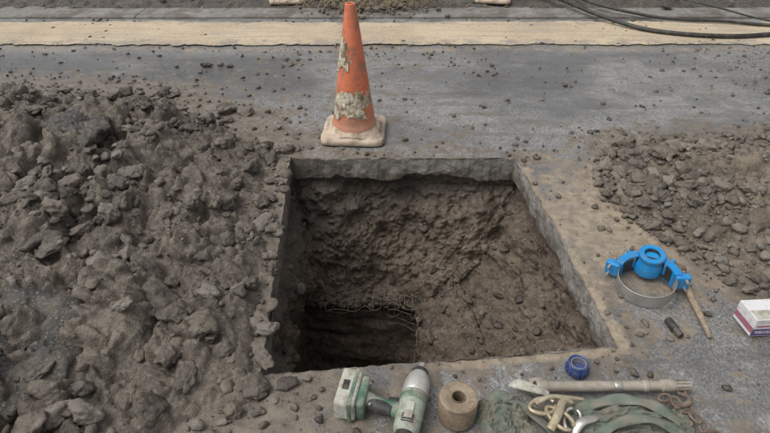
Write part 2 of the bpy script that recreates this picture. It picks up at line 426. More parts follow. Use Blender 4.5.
# ------------------------------------------------------------------ loose clods
def sample(n,bx,fn,sd):
    r=np.random.default_rng(sd);x=r.uniform(bx[0],bx[1],n);y=r.uniform(bx[2],bx[3],n)
    k=r.random(n)<fn(x,y);return x[k],y[k],r
x,y,r=sample(26000,(-3.2,-.36,.6,3.8),lambda x,y:(sdf(LEFT,x,y)>-.03)*(sdf(PIT,x,y)<.0)*(.45+.9*fbm(x,y,f=3,o=3)),11)
sz=.0042*(15)**(r.random(len(x))**4.6)
rocks('soil_clods',np.stack([x,y,np.maximum(HL(x,y),0)],-1),sz,M_leftr,sd=12)
x,y,r=sample(15000,(1.0,3.4,1.05,3.0),lambda x,y:(sdf(RIGHT,x,y)>-.06)*np.clip(.35+.9*fbm(x,y,f=2.5,o=2)+.5*ss(.6,.1,sdf(RIGHT,x,y)),0,1),13)
sz=.0045*(8)**(r.random(len(x))**3.4)
sz*=1+1.0*ss(.75,.1,np.hypot(x-1.42,y-2.48))*(r.random(len(x))>.5)
rocks('heap_stones',np.stack([x,y,np.maximum(HR(x,y),0)],-1),sz,M_rightr,sd=14)
def dens(x,y):
    a=np.exp(-np.clip(-sdf(LEFT,x,y),0,9)/.26);b=.85*np.exp(-np.clip(-sdf(RIGHT,x,y),0,9)/.22);c=.55*np.exp(-np.clip(-sdf(PIT,x,y),0,9)/.10)
    e=.5*np.exp(-np.abs(y-5.6)/.25)
    bb=.5*ss(.12,.4,fbm(x,y,f=1.6,o=4,g=.6,s=67))
    return (sdf(PIT,x,y)<-.012)*np.clip(np.maximum.reduce([a,b,c,e,bb,0*x+.08])*(1+1.1*fbm(x,y,f=3,o=3,s=66)),0,1)
x,y,r=sample(75000,(-3.5,3.6,.6,6.2),dens,15)
sz=.0024*(9)**(r.random(len(x))**3.8)
rocks('dirt_crumbs',np.stack([x,y,0*x-.003],-1),sz,M_leftr,sd=16)
big=[(-.98,3.22,.075),(-.86,3.18,.05),(-.72,3.2,.03),(-.62,2.98,.028),(-1.02,3.02,.03),(-1.32,4.02,.04),(-1.22,4.04,.035),(-1.14,4.0,.03),(.42,3.15,.02),(.32,2.8,.016),(.28,2.75,.012),(.6,3.3,.013),(-.52,2.70,.04),(-.48,2.72,.03),(-.40,1.13,.05),(-.46,1.05,.04),(-.31,1.14,.035),(-.40,1.24,.045),(-.55,1.0,.03),(1.05,2.35,.03),(.98,1.98,.018),(-.49,2.3,.03),(-.51,2.45,.035),(-.46,1.95,.03),(-.44,1.7,.04),(-.42,1.5,.035),(-.25,1.17,.02),(-.20,1.13,.014),(-.41,1.38,.04)]
rocks('road_clods',np.array([(a,b,0) for a,b,c in big]),np.array([c for a,b,c in big]),M_leftr,sd=18)
bigl=[(-1.25,2.55,.075),(-1.05,2.42,.06),(-.95,2.62,.05),(-1.15,2.2,.07),(-.85,1.5,.09),(-.7,1.35,.07),(-1.0,1.35,.085),(-1.5,2.9,.08),(-2.1,2.6,.10),(-1.9,2.3,.09),(-1.3,1.7,.09),(-.7,1.75,.06),(-1.75,3.3,.08),(-.62,1.15,.055),(-.8,1.1,.07),(-1.5,2.05,.08),(-.78,2.1,.045),(-2.3,3.2,.08),(-.9,1.9,.06),(-1.1,1.95,.07),(-.75,1.55,.06),(-.65,1.6,.045),(-1.35,2.3,.06),(-1.7,2.6,.07)]
bx=np.array([b[0] for b in bigl]);by=np.array([b[1] for b in bigl])
rocks('clay_lumps',np.stack([bx,by,HL(bx,by)-.025],-1),np.array([b[2] for b in bigl]),M_leftr,sd=19)
st_=[(1.28,2.62,.05),(1.36,2.55,.045),(1.22,2.50,.04),(1.45,2.62,.055),(1.50,2.48,.04),(1.33,2.40,.045),(1.6,2.58,.05),(1.2,2.35,.035),(1.42,2.32,.05),(1.72,2.66,.045),(1.25,2.22,.04),(1.9,2.7,.04),(1.62,2.35,.04),(1.5,2.1,.035),(1.75,1.9,.045),(1.6,1.7,.04),(1.95,2.2,.04)]
bx=np.array([b[0] for b in st_]);by=np.array([b[1] for b in st_])
rocks('rubble_stones',np.stack([bx,by,HR(bx,by)],-1),np.array([b[2] for b in st_]),M_rightr,sd=31)

# broken asphalt slabs on the heap
def slab_mat():
    m,t,b=nt('broken_asphalt');co=t.nodes.new('ShaderNodeTexCoord').outputs['Object']
    vc=voro(t,co,75,'Color');vd=voro(t,co,75)
    c=mix(t,ramp(t,vd,[(.3,0.),(.5,1.)]),ramp(t,vc,[(.1,(.05,.045,.04)),(.6,(.12,.107,.092)),(.95,(.22,.20,.17))]),(.045,.041,.038))
    c=mix(t,ramp(t,noise(t,co,7,5,.75),[(.48,0.),(.64,.9)]),c,(.13,.11,.088))
    t.links.new(c,b.inputs['Base Color']);b.inputs['Roughness'].default_value=.55
    n=bump(t,vd,-.9,.014);n=bump(t,noise(t,co,50,5,.75),.9,.012,n);t.links.new(n,b.inputs['Normal']);return m
M_slab=slab_mat()
for i,(loc,rot,sc) in enumerate([((-1.13,1.17,.095),(.13,.14,.3),(.19,.24,.20)),((-1.60,2.72,.14),(-.15,.22,.25),(.17,.34,.2)),((-1.95,1.75,.18),(.2,.05,1.),(.22,.26,.22))]):
    v,f=rockshape(5,500+i,.42,8,flat=.22)
    v=v*np.array(sc)
    v+=.040*np.stack([fbm(v[:,0],v[:,1],v[:,2],f=9,o=6,g=.68,s=k+9) for k in (1,2,3)],-1)
    o=mk('asphalt_slab',v,f,M_slab);o.location=loc;o.rotation_euler=rot

# ------------------------------------------------------------------ far side of the road
def sheet(name,x0,x1,y0,y1,z,mat,nx=200,ny=12,thick=0,rag=.02):
    X,Y=np.meshgrid(np.linspace(x0,x1,nx),np.linspace(y0,y1,ny));x=X.ravel().copy();y=Y.ravel().copy()
    yy=y.copy();edge=np.abs((yy-y0)/(y1-y0)-.5)>.49
    y=y+np.where(edge,rag*fbm(x,yy,f=3,o=6,g=.75),0)
    zz=np.full_like(x,z)+.0015*fbm(x,yy,f=3,o=3)
    v=np.stack([x,y,zz],-1);F=gridfaces(ny,nx);return mk(name,v,F,mat)
def band_mat():
    m,t,b=nt('sand_coloured_surfacing');co=coord(t)
    c=ramp(t,noise(t,co,1.2,5,.65),[(.3,(.38,.275,.15)),(.55,(.56,.43,.255)),(.8,(.64,.52,.34))])
    sp=t.nodes.new('ShaderNodeSeparateXYZ');t.links.new(co,sp.inputs[0])
    ed=math_(t,'MULTIPLY',math_(t,'ABSOLUTE',math_(t,'SUBTRACT',sp.outputs[1],4.85)),1.5)
    c=mix(t,ramp(t,math_(t,'ADD',ed,math_(t,'MULTIPLY',math_(t,'SUBTRACT',noise(t,co,6,5,.8),.5),2.0)),[(.34,0.),(.62,.85)]),c,(.22,.185,.14))
    mp=t.nodes.new('ShaderNodeMapping');mp.inputs['Scale'].default_value=(.6,6,1);t.links.new(co,mp.inputs['Vector'])
    c=mix(t,ramp(t,noise(t,mp.outputs[0],2,5,.72),[(.48,0.),(.62,.6)]),c,(.29,.24,.18))
    c=mix(t,.3,c,ramp(t,voro(t,co,150,'Color'),[(.1,.08),(.9,.6)]))
    t.links.new(c,b.inputs['Base Color']);b.inputs['Roughness'].default_value=.85
    t.links.new(bump(t,noise(t,co,110,3,.75),.6,.004),b.inputs['Normal']);return m
sheet('road_surfacing_band',-25,25,4.50,5.14,.004,band_mat(),4000,10,rag=.10)
M_kerb=pm('kerb_concrete',(.17,.163,.152),(.26,.248,.228),.75,0,5,(.11,.095,.078),.85,.6,.005,4.,.44,.62)
K=empty('kerb',(0,5.42,0))
for i in range(-6,7):
    box('kerb_stone_%d'%(i+6),(1.997,.30,.14),M_kerb,K,(i*2.0+.7,.0,-.055+.002*math.sin(i*7)),(0,0,.001*math.sin(i*3)),.012,3)
M_mud=soil_mat('verge_mud',(.06,.050,.041),(.10,.086,.070),(.16,.138,.114),.45,.85)
xs=np.linspace(-12,12,1500);ys=np.linspace(5.56,8.5,150);X,Y=np.meshgrid(xs,ys);x=X.ravel();y=Y.ravel()
z=-.01+.03*ss(5.56,5.85,y)+.03*fbm(x,y,f=1.5,o=5,s=77)+clods2(x,y,.1,s=78,p=.5)*.04
mk('verge_ground',np.stack([x,y,z],-1),gridfaces(150,1500),M_mud)
r=np.random.default_rng(21)
n=620;a=r.normal(size=(n,2))*[.33,.15]+[-.12,5.58]
rocks('spoil_debris',np.stack([a[:,0],a[:,1],np.maximum(.07-.22*np.abs(a[:,1]-5.62),.0)+.012],-1),.008*(5)**(r.random(n)**2),M_rightr,sd=22)
V=[];Fc=[]
for i in range(620):
    c=np.array([r.normal()*.34-.12,5.60+r.normal()*.15,.06+abs(r.normal())*.03]);an=r.uniform(0,6.28);L=r.uniform(.03,.11);w=.0016
    d=np.array([math.cos(an),math.sin(an),r.normal()*.35])*L;s=np.array([-math.sin(an),math.cos(an),0])*w
    k=len(V);V+= [c-d-s,c-d+s,c+s+[0,0,.012],c-s+[0,0,.012],c+d+s,c+d-s];Fc+=[(k,k+1,k+2,k+3),(k+3,k+2,k+4,k+5)]
mk('dry_grass',V,Fc,pm('straw',(.20,.15,.08),(.35,.27,.15),.8))

M_rub=pm('hose_rubber',(.02,.02,.02),(.04,.038,.035),.5,0,20,(.13,.11,.09),.6)
tube('black_hose',[(1.2,6.6,.05),(1.50,5.95,.07),(1.68,5.62,.085),(1.92,5.18,.055),(2.24,4.83,.025),(2.72,4.66,.025),(3.2,4.70,.025),(3.9,4.95,.03),(4.8,5.0,.03)],.018,M_rub,seg=14,n=16)
tube('black_hose',[(1.5,6.7,.05),(1.82,5.95,.07),(2.02,5.45,.07),(2.5,5.17,.03),(3.0,5.08,.025),(3.6,4.98,.025),(4.6,5.3,.1)],.013,M_rub,seg=14,n=16)
tube('thin_cable',[(2.3,6.6,.05),(2.7,5.8,.09),(3.05,5.35,.08),(3.45,5.05,.03),(4.2,4.7,.02)],.008,M_rub,seg=10,n=16)
rocks('verge_stone',np.array([(2.68,5.5,.04),(3.35,5.62,.05),(2.9,5.75,.05),(-2.2,5.75,.04),(-1.9,5.8,.04)]),np.array([.05,.035,.03,.04,.05]),M_rightr,sd=23)

# ------------------------------------------------------------------ traffic cone
def cone_mat():
    m,t,b=nt('cone_plastic');co=coord(t)
    sp=t.nodes.new('ShaderNodeSeparateXYZ');t.links.new(co,sp.inputs[0]);z=sp.outputs[2]
    c=ramp(t,noise(t,co,6,5,.6),[(.3,(.56,.13,.06)),(.6,(.70,.20,.10)),(.8,(.72,.30,.18))])
    nz=noise(t,co,9,5,.6)
    b1=math_(t,'SUBTRACT',1.0,math_(t,'MULTIPLY',math_(t,'ABSOLUTE',math_(t,'SUBTRACT',z,.205)),7.5))
    b2=math_(t,'SUBTRACT',.80,math_(t,'MULTIPLY',math_(t,'ABSOLUTE',math_(t,'SUBTRACT',z,.46)),7.0))
    bb=math_(t,'MAXIMUM',b1,b2)
    mk_=ramp(t,math_(t,'ADD',math_(t,'MULTIPLY',bb,.62),math_(t,'MULTIPLY',math_(t,'SUBTRACT',nz,.5),1.9)),[(.44,0.),(.47,1.)])
    sl=ramp(t,noise(t,co,24,5,.65),[(.4,(.24,.18,.12)),(.55,(.50,.42,.30)),(.75,(.62,.56,.45))])
    c=mix(t,mk_,c,sl)
    c=mix(t,ramp(t,noise(t,co,14,5,.8),[(.49,0.),(.62,.7)]),c,(.23,.155,.105))
    mp=t.nodes.new('ShaderNodeMapping');mp.inputs['Scale'].default_value=(9,9,1.2);t.links.new(co,mp.inputs['Vector'])
    c=mix(t,ramp(t,noise(t,mp.outputs[0],4,5,.7),[(.5,0.),(.7,.5)]),c,(.34,.18,.11))
    c=mix(t,ramp(t,z,[(.04,.75),(.20,0.)]),c,mix(t,noise(t,co,18,5,.7),(.50,.36,.25),(.24,.17,.12)))
    t.links.new(c,b.inputs['Base Color']);b.inputs['Roughness'].default_value=.6
    n=bump(t,mk_,.5,.002);n=bump(t,noise(t,co,60,4,.7),.35,.002,n);t.links.new(n,b.inputs['Normal']);return m
M_cone=cone_mat();M_cbase=pm('cone_base_plastic',(.46,.36,.27),(.62,.52,.41),.7,0,8,(.22,.165,.12),.9,.5,.004,9.,.43,.64)
M_slv=pm('reflective_sleeve',(.50,.43,.31),(.66,.61,.50),.5,0,30,(.20,.14,.09),.95,.6,.004,20,.46,.58)
def cone(loc,rz,H=.72,side=.355,tilt=(0,0)):
    e=empty('traffic_cone',loc,rot=(tilt[0],tilt[1],rz))
    n=96;a=np.linspace(0,2*np.pi,n,endpoint=False);ca,sa=np.cos(a),np.sin(a)
    def se(h,p): 
        q=(np.abs(ca)**p+np.abs(sa)**p)**(-1/p);return h*q
    lv=[]
    for h,z,p in [(side/2-.008,0,9),(side/2,.006,9),(side/2-.001,.030,9),(side/2-.010,.038,9),(side/2-.03,.040,8),(.150,.041,4),(.141,.046,2.4),(.134,.058,2),(.124,.066,2)]:
        rr=se(h,p)*(1+.006*np.sin(a*5+1)+.004*np.sin(a*11));lv.append(np.stack([rr*ca,rr*sa,z+(.004*np.sin(a*2+1)+.002*np.sin(a*7) if z>.02 else 0*a)],-1))
    mk('base',np.vstack(lv),[tuple(f) for f in gridfaces(len(lv),n,True)],M_cbase,e)
    pr=[(.128,.060),(.126,.072),(.120,.085)]
    for t in np.linspace(0,1,40): pr.append((.118-(.118-.028)*t,.09+(H-.10)*t))
    pr+=[(.027,H-.003),(.023,H),(.017,H-.002),(.012,H-.06),(.010,H-.2)]
    o=lathe('body',pr,M_cone,e,64)
    for s,(z0,z1,a0,a1) in enumerate([(.12,.29,-2.7,-.8),(.38,.56,-3.0,-1.75)]):
        A,Z=np.meshgrid(np.linspace(a0,a1,80),np.linspace(z0,z1,50))
        rad=.118-(.090)*((Z-.09)/(H-.10))+.003+.006*np.abs(fbm(A*3,Z*20,f=1.5,o=3,s=s))
        x=rad*np.cos(A);y=rad*np.sin(A)
        F=gridfaces(50,80);c=fbm(A.ravel()*2.2,Z.ravel()*14,f=1.3,o=5,g=.65,s=3+s)
        ed=np.minimum.reduce([(Z-z0)/.05,(z1-Z)/.05,(A-a0)/.5,(a1-A)/.5]).ravel()
        k=(np.minimum(ed,1)*.6+c-.10)[F].min(1)>.0
        mk('torn_sleeve_%d'%s,np.stack([x,y,Z],-1).reshape(-1,3),F[k],M_slv,e)
    return e
cone((-.175,2.925,0),math.radians(-3))
cone((-.97,5.84,.02),.1);cone((1.08,5.86,.02),-.15)

# ------------------------------------------------------------------ wire mesh in the pit
M_wire=pm('galvanised_wire',(.16,.135,.11),(.30,.26,.215),.6,.3,40)
bvh=BVHTree.FromPolygons([tuple(q) for q in p2.tolist()],FP.tolist())
def wallpt(x,z,off=.02):
    h=bvh.ray_cast(Vector((x,1.75,z)),Vector((0,1,0)))
    return h[0].y-off if h[0] is not None else 2.3
def wiremesh(x0,x1,z0,z1,sp,seed,lean=0.):
    r=np.random.default_rng(seed);e=empty('wire_mesh')
    xs=np.arange(x0,x1+1e-6,sp);zs=np.arange(z0,z1-1e-6,-sp)
    Yg=np.array([[wallpt(a,c) for c in zs] for a in xs]);m_=np.median(Yg);Yg=np.clip(Yg,m_-.05,m_+.03)
    Q=np.array([[(a+lean*j*sp+.006*r.normal(),Yg[i,j]-.012*abs(r.normal()),c+.004*r.normal()) for j,c in enumerate(zs)] for i,a in enumerate(xs)])
    for i in range(len(xs)):
        k=r.integers(max(2,len(zs)-2),len(zs)+1);tube('vertical_wire_%d'%i,Q[i,:k],.0019,M_wire,e,6,3)
    for j in range(len(zs)):
        k=r.integers(max(3,len(xs)-1),len(xs)+1);tube('horizontal_wire_%d'%j,Q[:k,j],.0019,M_wire,e,6,3)
wiremesh(.03,.20,-.76,-.97,.042,2,-.1)
wiremesh(-.34,.0,-.78,-.87,.045,5)
# a scrap of mesh lying on the rubble by the right-hand wall
e_=empty('wire_mesh')
r=np.random.default_rng(44)
def floorz(x,y):
    h=bvh.ray_cast(Vector((x,y,0)),Vector((0,0,-1)));return h[0].z+.012 if h[0] is not None else -.4
for i in range(4):
    tube('vertical_wire_%d'%i,[(.56+.04*i+.003*r.normal(),1.60+.045*k,floorz(.56+.04*i,1.60+.045*k)+.008) for k in range(4)],.0018,M_wire,e_,6,3)
    tube('horizontal_wire_%d'%i,[(.54+.045*k,1.61+.04*i+.003*r.normal(),floorz(.54+.045*k,1.61+.04*i)+.008) for k in range(4)],.0018,M_wire,e_,6,3)

# ------------------------------------------------------------------ tools
M_green=pm('green_plastic',(.05,.12,.08),(.09,.18,.12),.5,0,20,(.30,.27,.22),.75,.3,.002,22,.42,.62)
M_pale=pm('pale_green_housing',(.24,.31,.25),(.38,.43,.36),.45,0,20,(.24,.20,.155),.85,.35,.002,25,.42,.58)
M_cream=pm('worn_pale_plastic',(.42,.42,.36),(.55,.55,.48),.45,0,20,(.22,.19,.15),.85,.3,.002,22,.42,.60)
M_silver=pm('cast_aluminium',(.52,.51,.48),(.66,.65,.61),.38,.6,20,(.25,.22,.18),.7,.4,.002,25,.45,.66)
M_blk=pm('black_rubber',(.02,.02,.02),(.04,.04,.04),.55,0,20,(.16,.14,.11),.5,.3,.002,25,.48,.7)
M_steel=pm('worn_steel',(.45,.43,.40),(.60,.58,.54),.35,.85,25,(.28,.24,.19),.6,.3,.002,18,.46,.7)
M_dbar=pm('dusty_steel_bar',(.34,.30,.25),(.46,.42,.36),.5,.3,18,(.24,.20,.155),.8,.4,.002,20,.42,.66)
M_rust=pm('rusty_iron',(.12,.085,.065),(.22,.165,.13),.7,.3,30,(.24,.20,.16),.75,.6,.003)
M_wood=pm('tool_wood',(.34,.26,.17),(.47,.37,.25),.7,0,20,(.18,.145,.11),.8,.4,.002,12,.40,.60)
M_brass=pm('dirty_brass',(.36,.30,.19),(.56,.50,.37),.42,.55,25,(.22,.18,.13),.8,.4,.002,24,.42,.62)

W=empty('cordless_impact_wrench',(.083,1.050,.046),math.radians(-14));W.scale=(1.18,1.10,1.12)
RY=Matrix.Rotation(math.radians(-90),4,'X')
lathe('motor_housing',[(.0,-.105),(.020,-.105),(.028,-.100),(.032,-.090),(.033,-.07),(.031,-.066),(.033,-.062),(.034,-.02),(.034,.02),(.032,.024)],M_pale,W,40,RY)
lathe('rear_cap',[(.0,-.112),(.018,-.112),(.024,-.106),(.024,-.100)],M_blk,W,32,RY)
lathe('rubber_band',[(.0335,-.01),(.0350,-.008),(.0350,.010),(.0335,.012)],M_green,W,40,RY)
lathe('gear_case',[(.032,.022),(.034,.026),(.034,.05),(.031,.07),(.025,.088),(.019,.098),(.018,.108),(.0,.108)],M_silver,W,40,RY)
lathe('nose_guard',[(.020,.094),(.022,.096),(.022,.104),(.018,.110)],M_blk,W,32,RY)
box('anvil',(.013,.03,.013),M_steel,W,(0,.120,0),(0,0,0),.0015)
tube('grip',[(-.012,-.035,0),(-.045,-.035,0),(-.085,-.030,0),(-.118,-.024,0)],[.023,.019,.0185,.023],M_green,W,24,10,sx=1.15,sz=.9)
tube('grip_rubber',[(-.045,-.040,0),(-.075,-.037,0),(-.105,-.032,0)],[.0175,.0190,.0185],M_blk,W,24,8,sx=1.1,sz=.95)
box('trigger',(.028,.016,.012),M_blk,W,(-.047,-.008,0),(0,0,.1),.004,3)
box('battery_foot',(.022,.100,.062),M_green,W,(-.125,-.018,0),(0,0,.05),.008,3)
box('battery_pack',(.054,.122,.070),M_cream,W,(-.163,-.016,0),(0,0,.05),.009,3)
box('battery_band',(.012,.124,.0725),M_green,W,(-.150,-.016,0),(0,0,.05),.003,2)
box('battery_latch',(.016,.03,.006),M_blk,W,(-.170,-.016,.036),(0,0,.05),.002,2)
box('rating_badge',(.020,.05,.002),M_cream,W,(0,-.05,.0345),(0,0,0),.0005,1)
for i in range(4): box('vent_%d'%i,(.03,.003,.002),M_blk,W,(0,-.078+i*.0065-.006,.0325),(0,0,0),.0004,1)
for i,(a,b) in enumerate([(-.008,.015),(-.1,-.05),(-.115,.015)]): lathe('screw_%d'%i,[(0,.0),(.0035,.0),(.004,-.003)],M_steel,W,12,Matrix.Translation((a,b,.036 if i==0 else .022)))

T=empty('tape_roll',(.214,1.035,0),.3)
def tape_mat():
    m,t,b=nt('packing_tape');co=coord(t)
    sp=t.nodes.new('ShaderNodeSeparateXYZ');t.links.new(co,sp.inputs[0])
    rr=math_(t,'SQRT',math_(t,'ADD',math_(t,'POWER',sp.outputs[0],2.),math_(t,'POWER',sp.outputs[1],2.)))
    rg=math_(t,'SINE',math_(t,'MULTIPLY',rr,2600.))
    c=ramp(t,noise(t,co,12,5,.65),[(.3,(.20,.145,.095)),(.6,(.33,.26,.18)),(.8,(.42,.345,.25))])
    c=mix(t,ramp(t,noise(t,co,22,5,.8),[(.47,0.),(.6,.8)]),c,(.15,.118,.085))
    t.links.new(c,b.inputs['Base Color']);b.inputs['Roughness'].default_value=.6
    n=bump(t,rg,.15,.001);n=bump(t,noise(t,co,70,4,.75),.6,.004,n);t.links.new(n,b.inputs['Normal']);return m
lathe('wound_tape',[(.021,.004),(.021,.088),(.024,.090),(.050,.092),(.056,.088),(.0575,.080),(.058,.045),(.0575,.010),(.054,.002),(.02,.002)],tape_mat(),T,64,jit=.006)
lathe('core',[(.0205,.004),(.0205,.091),(.0185,.091),(.018,.004)],pm('cardboard',(.12,.085,.055),(.2,.15,.10),.9),T,40)
C=empty('blue_plastic_cap',(.622,1.205,0),.2)
M_bluep=pm('blue_plastic',(.02,.045,.17),(.03,.08,.26),.45,0,20,(.14,.13,.13),.75,.3,.001,30,.45,.65)
lathe('ring',[(.034,.0),(.036,.003),(.036,.020),(.034,.026),(.033,.038),(.030,.040),(.027,.038),(.026,.012),(.0,.012)],M_bluep,C,48)
for i in range(16):
    a=i*math.pi/8;box('rib_%d'%i,(.003,.005,.018),M_bluep,C,(.0365*math.cos(a),.0365*math.sin(a),.011),(0,0,a),.001,1)
lathe('thread_insert',[(.025,.013),(.025,.036),(.022,.036),(.022,.013)],M_steel,C,40)

B=empty('torque_wrench',(.468,1.120,.026),math.radians(.5))
RX=Matrix.Rotation(math.radians(90),4,'Y')
lathe('barrel',[(0,.0),(.018,.0),(.0215,.004),(.0215,.030),(.019,.034),(.0165,.04),(.0165,.20),(.0160,.205),(.0160,.33),(.0185,.333),(.0185,.345),(.0155,.348),(.0155,.385),(.0195,.389),(.0200,.41),(.0195,.425),(.0165,.43),(.0170,.47),(.0145,.478),(0,.480)],M_dbar,B,40,RX)
lathe('head_ring',[(.012,-.014),(.024,-.014),(.026,-.010),(.026,.010),(.024,.014),(.012,.014),(.012,-.014)],M_dbar,B,36,Matrix.Translation((.0,-.0,.0)))
lathe('scale_sleeve',[(.0168,.24),(.0178,.242),(.0178,.262),(.0168,.264)],M_steel,B,36,RX)
for i in range(10):
    a=i*math.pi/5;box('knurl_%d'%i,(.04,.002,.002),M_rust,B,(.45,.0172*math.cos(a),.0172*math.sin(a)),(a,0,0),0)

def canvas_mat():
    m,t,b=nt('green_canvas');co=coord(t)
    c=ramp(t,noise(t,co,9,5,.65),[(.3,(.085,.110,.088)),(.6,(.15,.178,.142)),(.8,(.22,.238,.195))])
    c=mix(t,ramp(t,noise(t,co,17,5,.75),[(.44,0.),(.62,.8)]),c,(.22,.19,.15))
    t.links.new(c,b.inputs['Base Color']);b.inputs['Roughness'].default_value=.95
    wv=t.nodes.new('ShaderNodeTexWave');wv.inputs['Scale'].default_value=140;wv.bands_direction='DIAGONAL';t.links.new(co,wv.inputs['Vector'])
    n=bump(t,wv.outputs['Fac'],.3,.001);n=bump(t,noise(t,co,28,4,.65),.45,.006,n);t.links.new(n,b.inputs['Normal']);return m
M_canvas=canvas_mat();TB=empty('canvas_tool_belt',(0,0,0))
def pouch(name,cx,cy,rx,ry,h,rz,seed,mat=None,fold=1.):
    nu,nv=120,90;U,Vv=np.meshgrid(np.linspace(-1,1,nu),np.linspace(-1,1,nv))
    x=U*rx*(1+.16*fbm(U,Vv,f=1.5,o=4,s=seed));y=Vv*ry*(1+.22*fbm(U,Vv,f=1.5,o=4,s=seed+1))
    d=1-np.maximum(np.abs(U),np.abs(Vv))
    z=h*ss(0,.30,d)*(.65+.35*fbm(U,Vv,f=1.2,o=2,s=seed+2))
    ridg=1-np.abs(fbm(U*1.0+.5*Vv,Vv*2.2,f=1.8,o=2,s=seed+3))*2
    rid2=1-np.abs(fbm(U*1.5-.7*Vv,Vv*1.5,f=2.6,o=2,s=seed+9))*2
    z+=fold*ss(0,.2,d)*h*(.55*ridg**2+.18*rid2**2)+.002
    c,s=math.cos(rz),math.sin(rz)
    v=np.stack([cx+x*c-y*s,cy+x*s+y*c,np.maximum(z,.001)],-1).reshape(-1,3)
    return mk(name,v,gridfaces(nv,nu),mat or M_canvas,TB)
def strap(name,pts,w,mat=M_canvas,parent=None,twist=0,th=.003,seed=0):
    q=cr(pts,14);n=len(q);Tn=np.gradient(q,axis=0);Tn/=np.linalg.norm(Tn,axis=1)[:,None]
    tw=np.linspace(0,twist,n);V=[]
    for i in range(n):
        s=np.cross(Tn[i],[0,0,1]);s/=np.linalg.norm(s)+1e-9;u=np.cross(s,Tn[i])
        a=tw[i]+.25*math.sin(i*.35+seed);s2=s*math.cos(a)+u*math.sin(a);u2=np.cross(s2,Tn[i])
        for k,(p_,q_) in enumerate([(-.5,0),(-.25,.3),(0,.4),(.25,.3),(.5,0),(.5,-1),(-.5,-1)]): V.append(q[i]+s2*w*p_+u2*th*q_)
    V=np.array(V);V[:,2]=np.maximum(V[:,2],.002)
    return mk(name,V,[tuple(f) for f in gridfaces(n,7,True)],mat,parent or TB)
pouch('pouch_1',.355,1.00,.075,.085,.040,.25,1)
pouch('pouch_2',.70,.985,.150,.070,.032,.12,7)
pouch('pouch_3',.86,1.00,.05,.05,.026,-.3,13)
strap('strap_1',[(.30,1.07,.03),(.35,1.075,.045),(.42,1.04,.03),(.48,.98,.015),(.52,.90,.01)],.032)
strap('strap_2',[(.56,1.04,.015),(.63,1.055,.035),(.72,1.06,.045),(.80,1.04,.04),(.86,.99,.03)],.036,seed=2)
strap('strap_3',[(.58,.93,.03),(.66,.97,.055),(.76,.985,.055),(.85,.95,.03)],.03,seed=4)
def loop(name,cx,cy,cz,rx,ry,rad,mat,rz,parent,gap=.0,tilt=0):
    P=[]
    for a in np.linspace(gap,2*math.pi-gap,18):
        x=rx*math.cos(a);y=ry*math.sin(a)*(1+.2*math.cos(a));P.append((cx+x*math.cos(rz)-y*math.sin(rz),cy+x*math.sin(rz)+y*math.cos(rz),max(cz+x*tilt,rad)))
    return tube(name,P,rad,mat,parent,10,4)
CL=empty('steel_hooks',(0,0,0))
tube('hook_shank_1',[(.445,1.04,.05),(.49,1.06,.055),(.545,1.065,.045),(.60,1.07,.03)],[.008,.0075,.007,.005],M_brass,CL,12,8)
loop('hook_eye_1',.465,1.035,.045,.04,.026,.0065,M_brass,.2,CL,.2)
loop('hook_eye_2',.505,.995,.045,.045,.024,.006,M_brass,-.9,CL,.3)
loop('hook_eye_3',.545,1.00,.03,.035,.022,.006,M_steel,1.1,CL,.25,.2)
tube('hook_gate',[(.50,1.09,.03),(.46,1.10,.04),(.41,1.115,.045),(.385,1.125,.03)],[.006,.010,.012,.006],M_cream,CL,12,8,sx=1.6,sz=.6)
tube('hook_shank_2',[(.47,.96,.04),(.50,1.0,.055),(.53,1.05,.05),(.56,1.055,.04)],[.009,.009,.008,.006],M_brass,CL,12,8,sx=1.4,sz=.7)
tube('lever',[(.53,.94,.03),(.56,.975,.05),(.60,.99,.05),(.63,1.01,.03)],[.006,.009,.008,.005],M_steel,CL,12,8,sx=1.5,sz=.6)
RH=empty('rusty_chain_hook',(0,0,0))
for i,(a,b,rz) in enumerate([(.845,1.075,.3),(.870,1.055,1.4),(.893,1.035,.2),(.905,1.005,1.7),(.918,.975,.9),(.93,.945,.3)]):
    loop('chain_link_%d'%i,a,b,.03+.006*(i%2),.020,.012,.0045,M_rust,rz,RH)
tube('hook',[(.90,1.10,.02),(.915,1.075,.035),(.905,1.05,.04),(.875,1.045,.03),(.862,1.06,.02)],[.005,.008,.009,.008,.004],M_rust,RH,12,8)
tube('hook_eye',[(.90,1.10,.02),(.91,1.118,.02),(.925,1.112,.02),(.918,1.095,.02),(.905,1.095,.02)],.005,M_rust,RH,10,6)

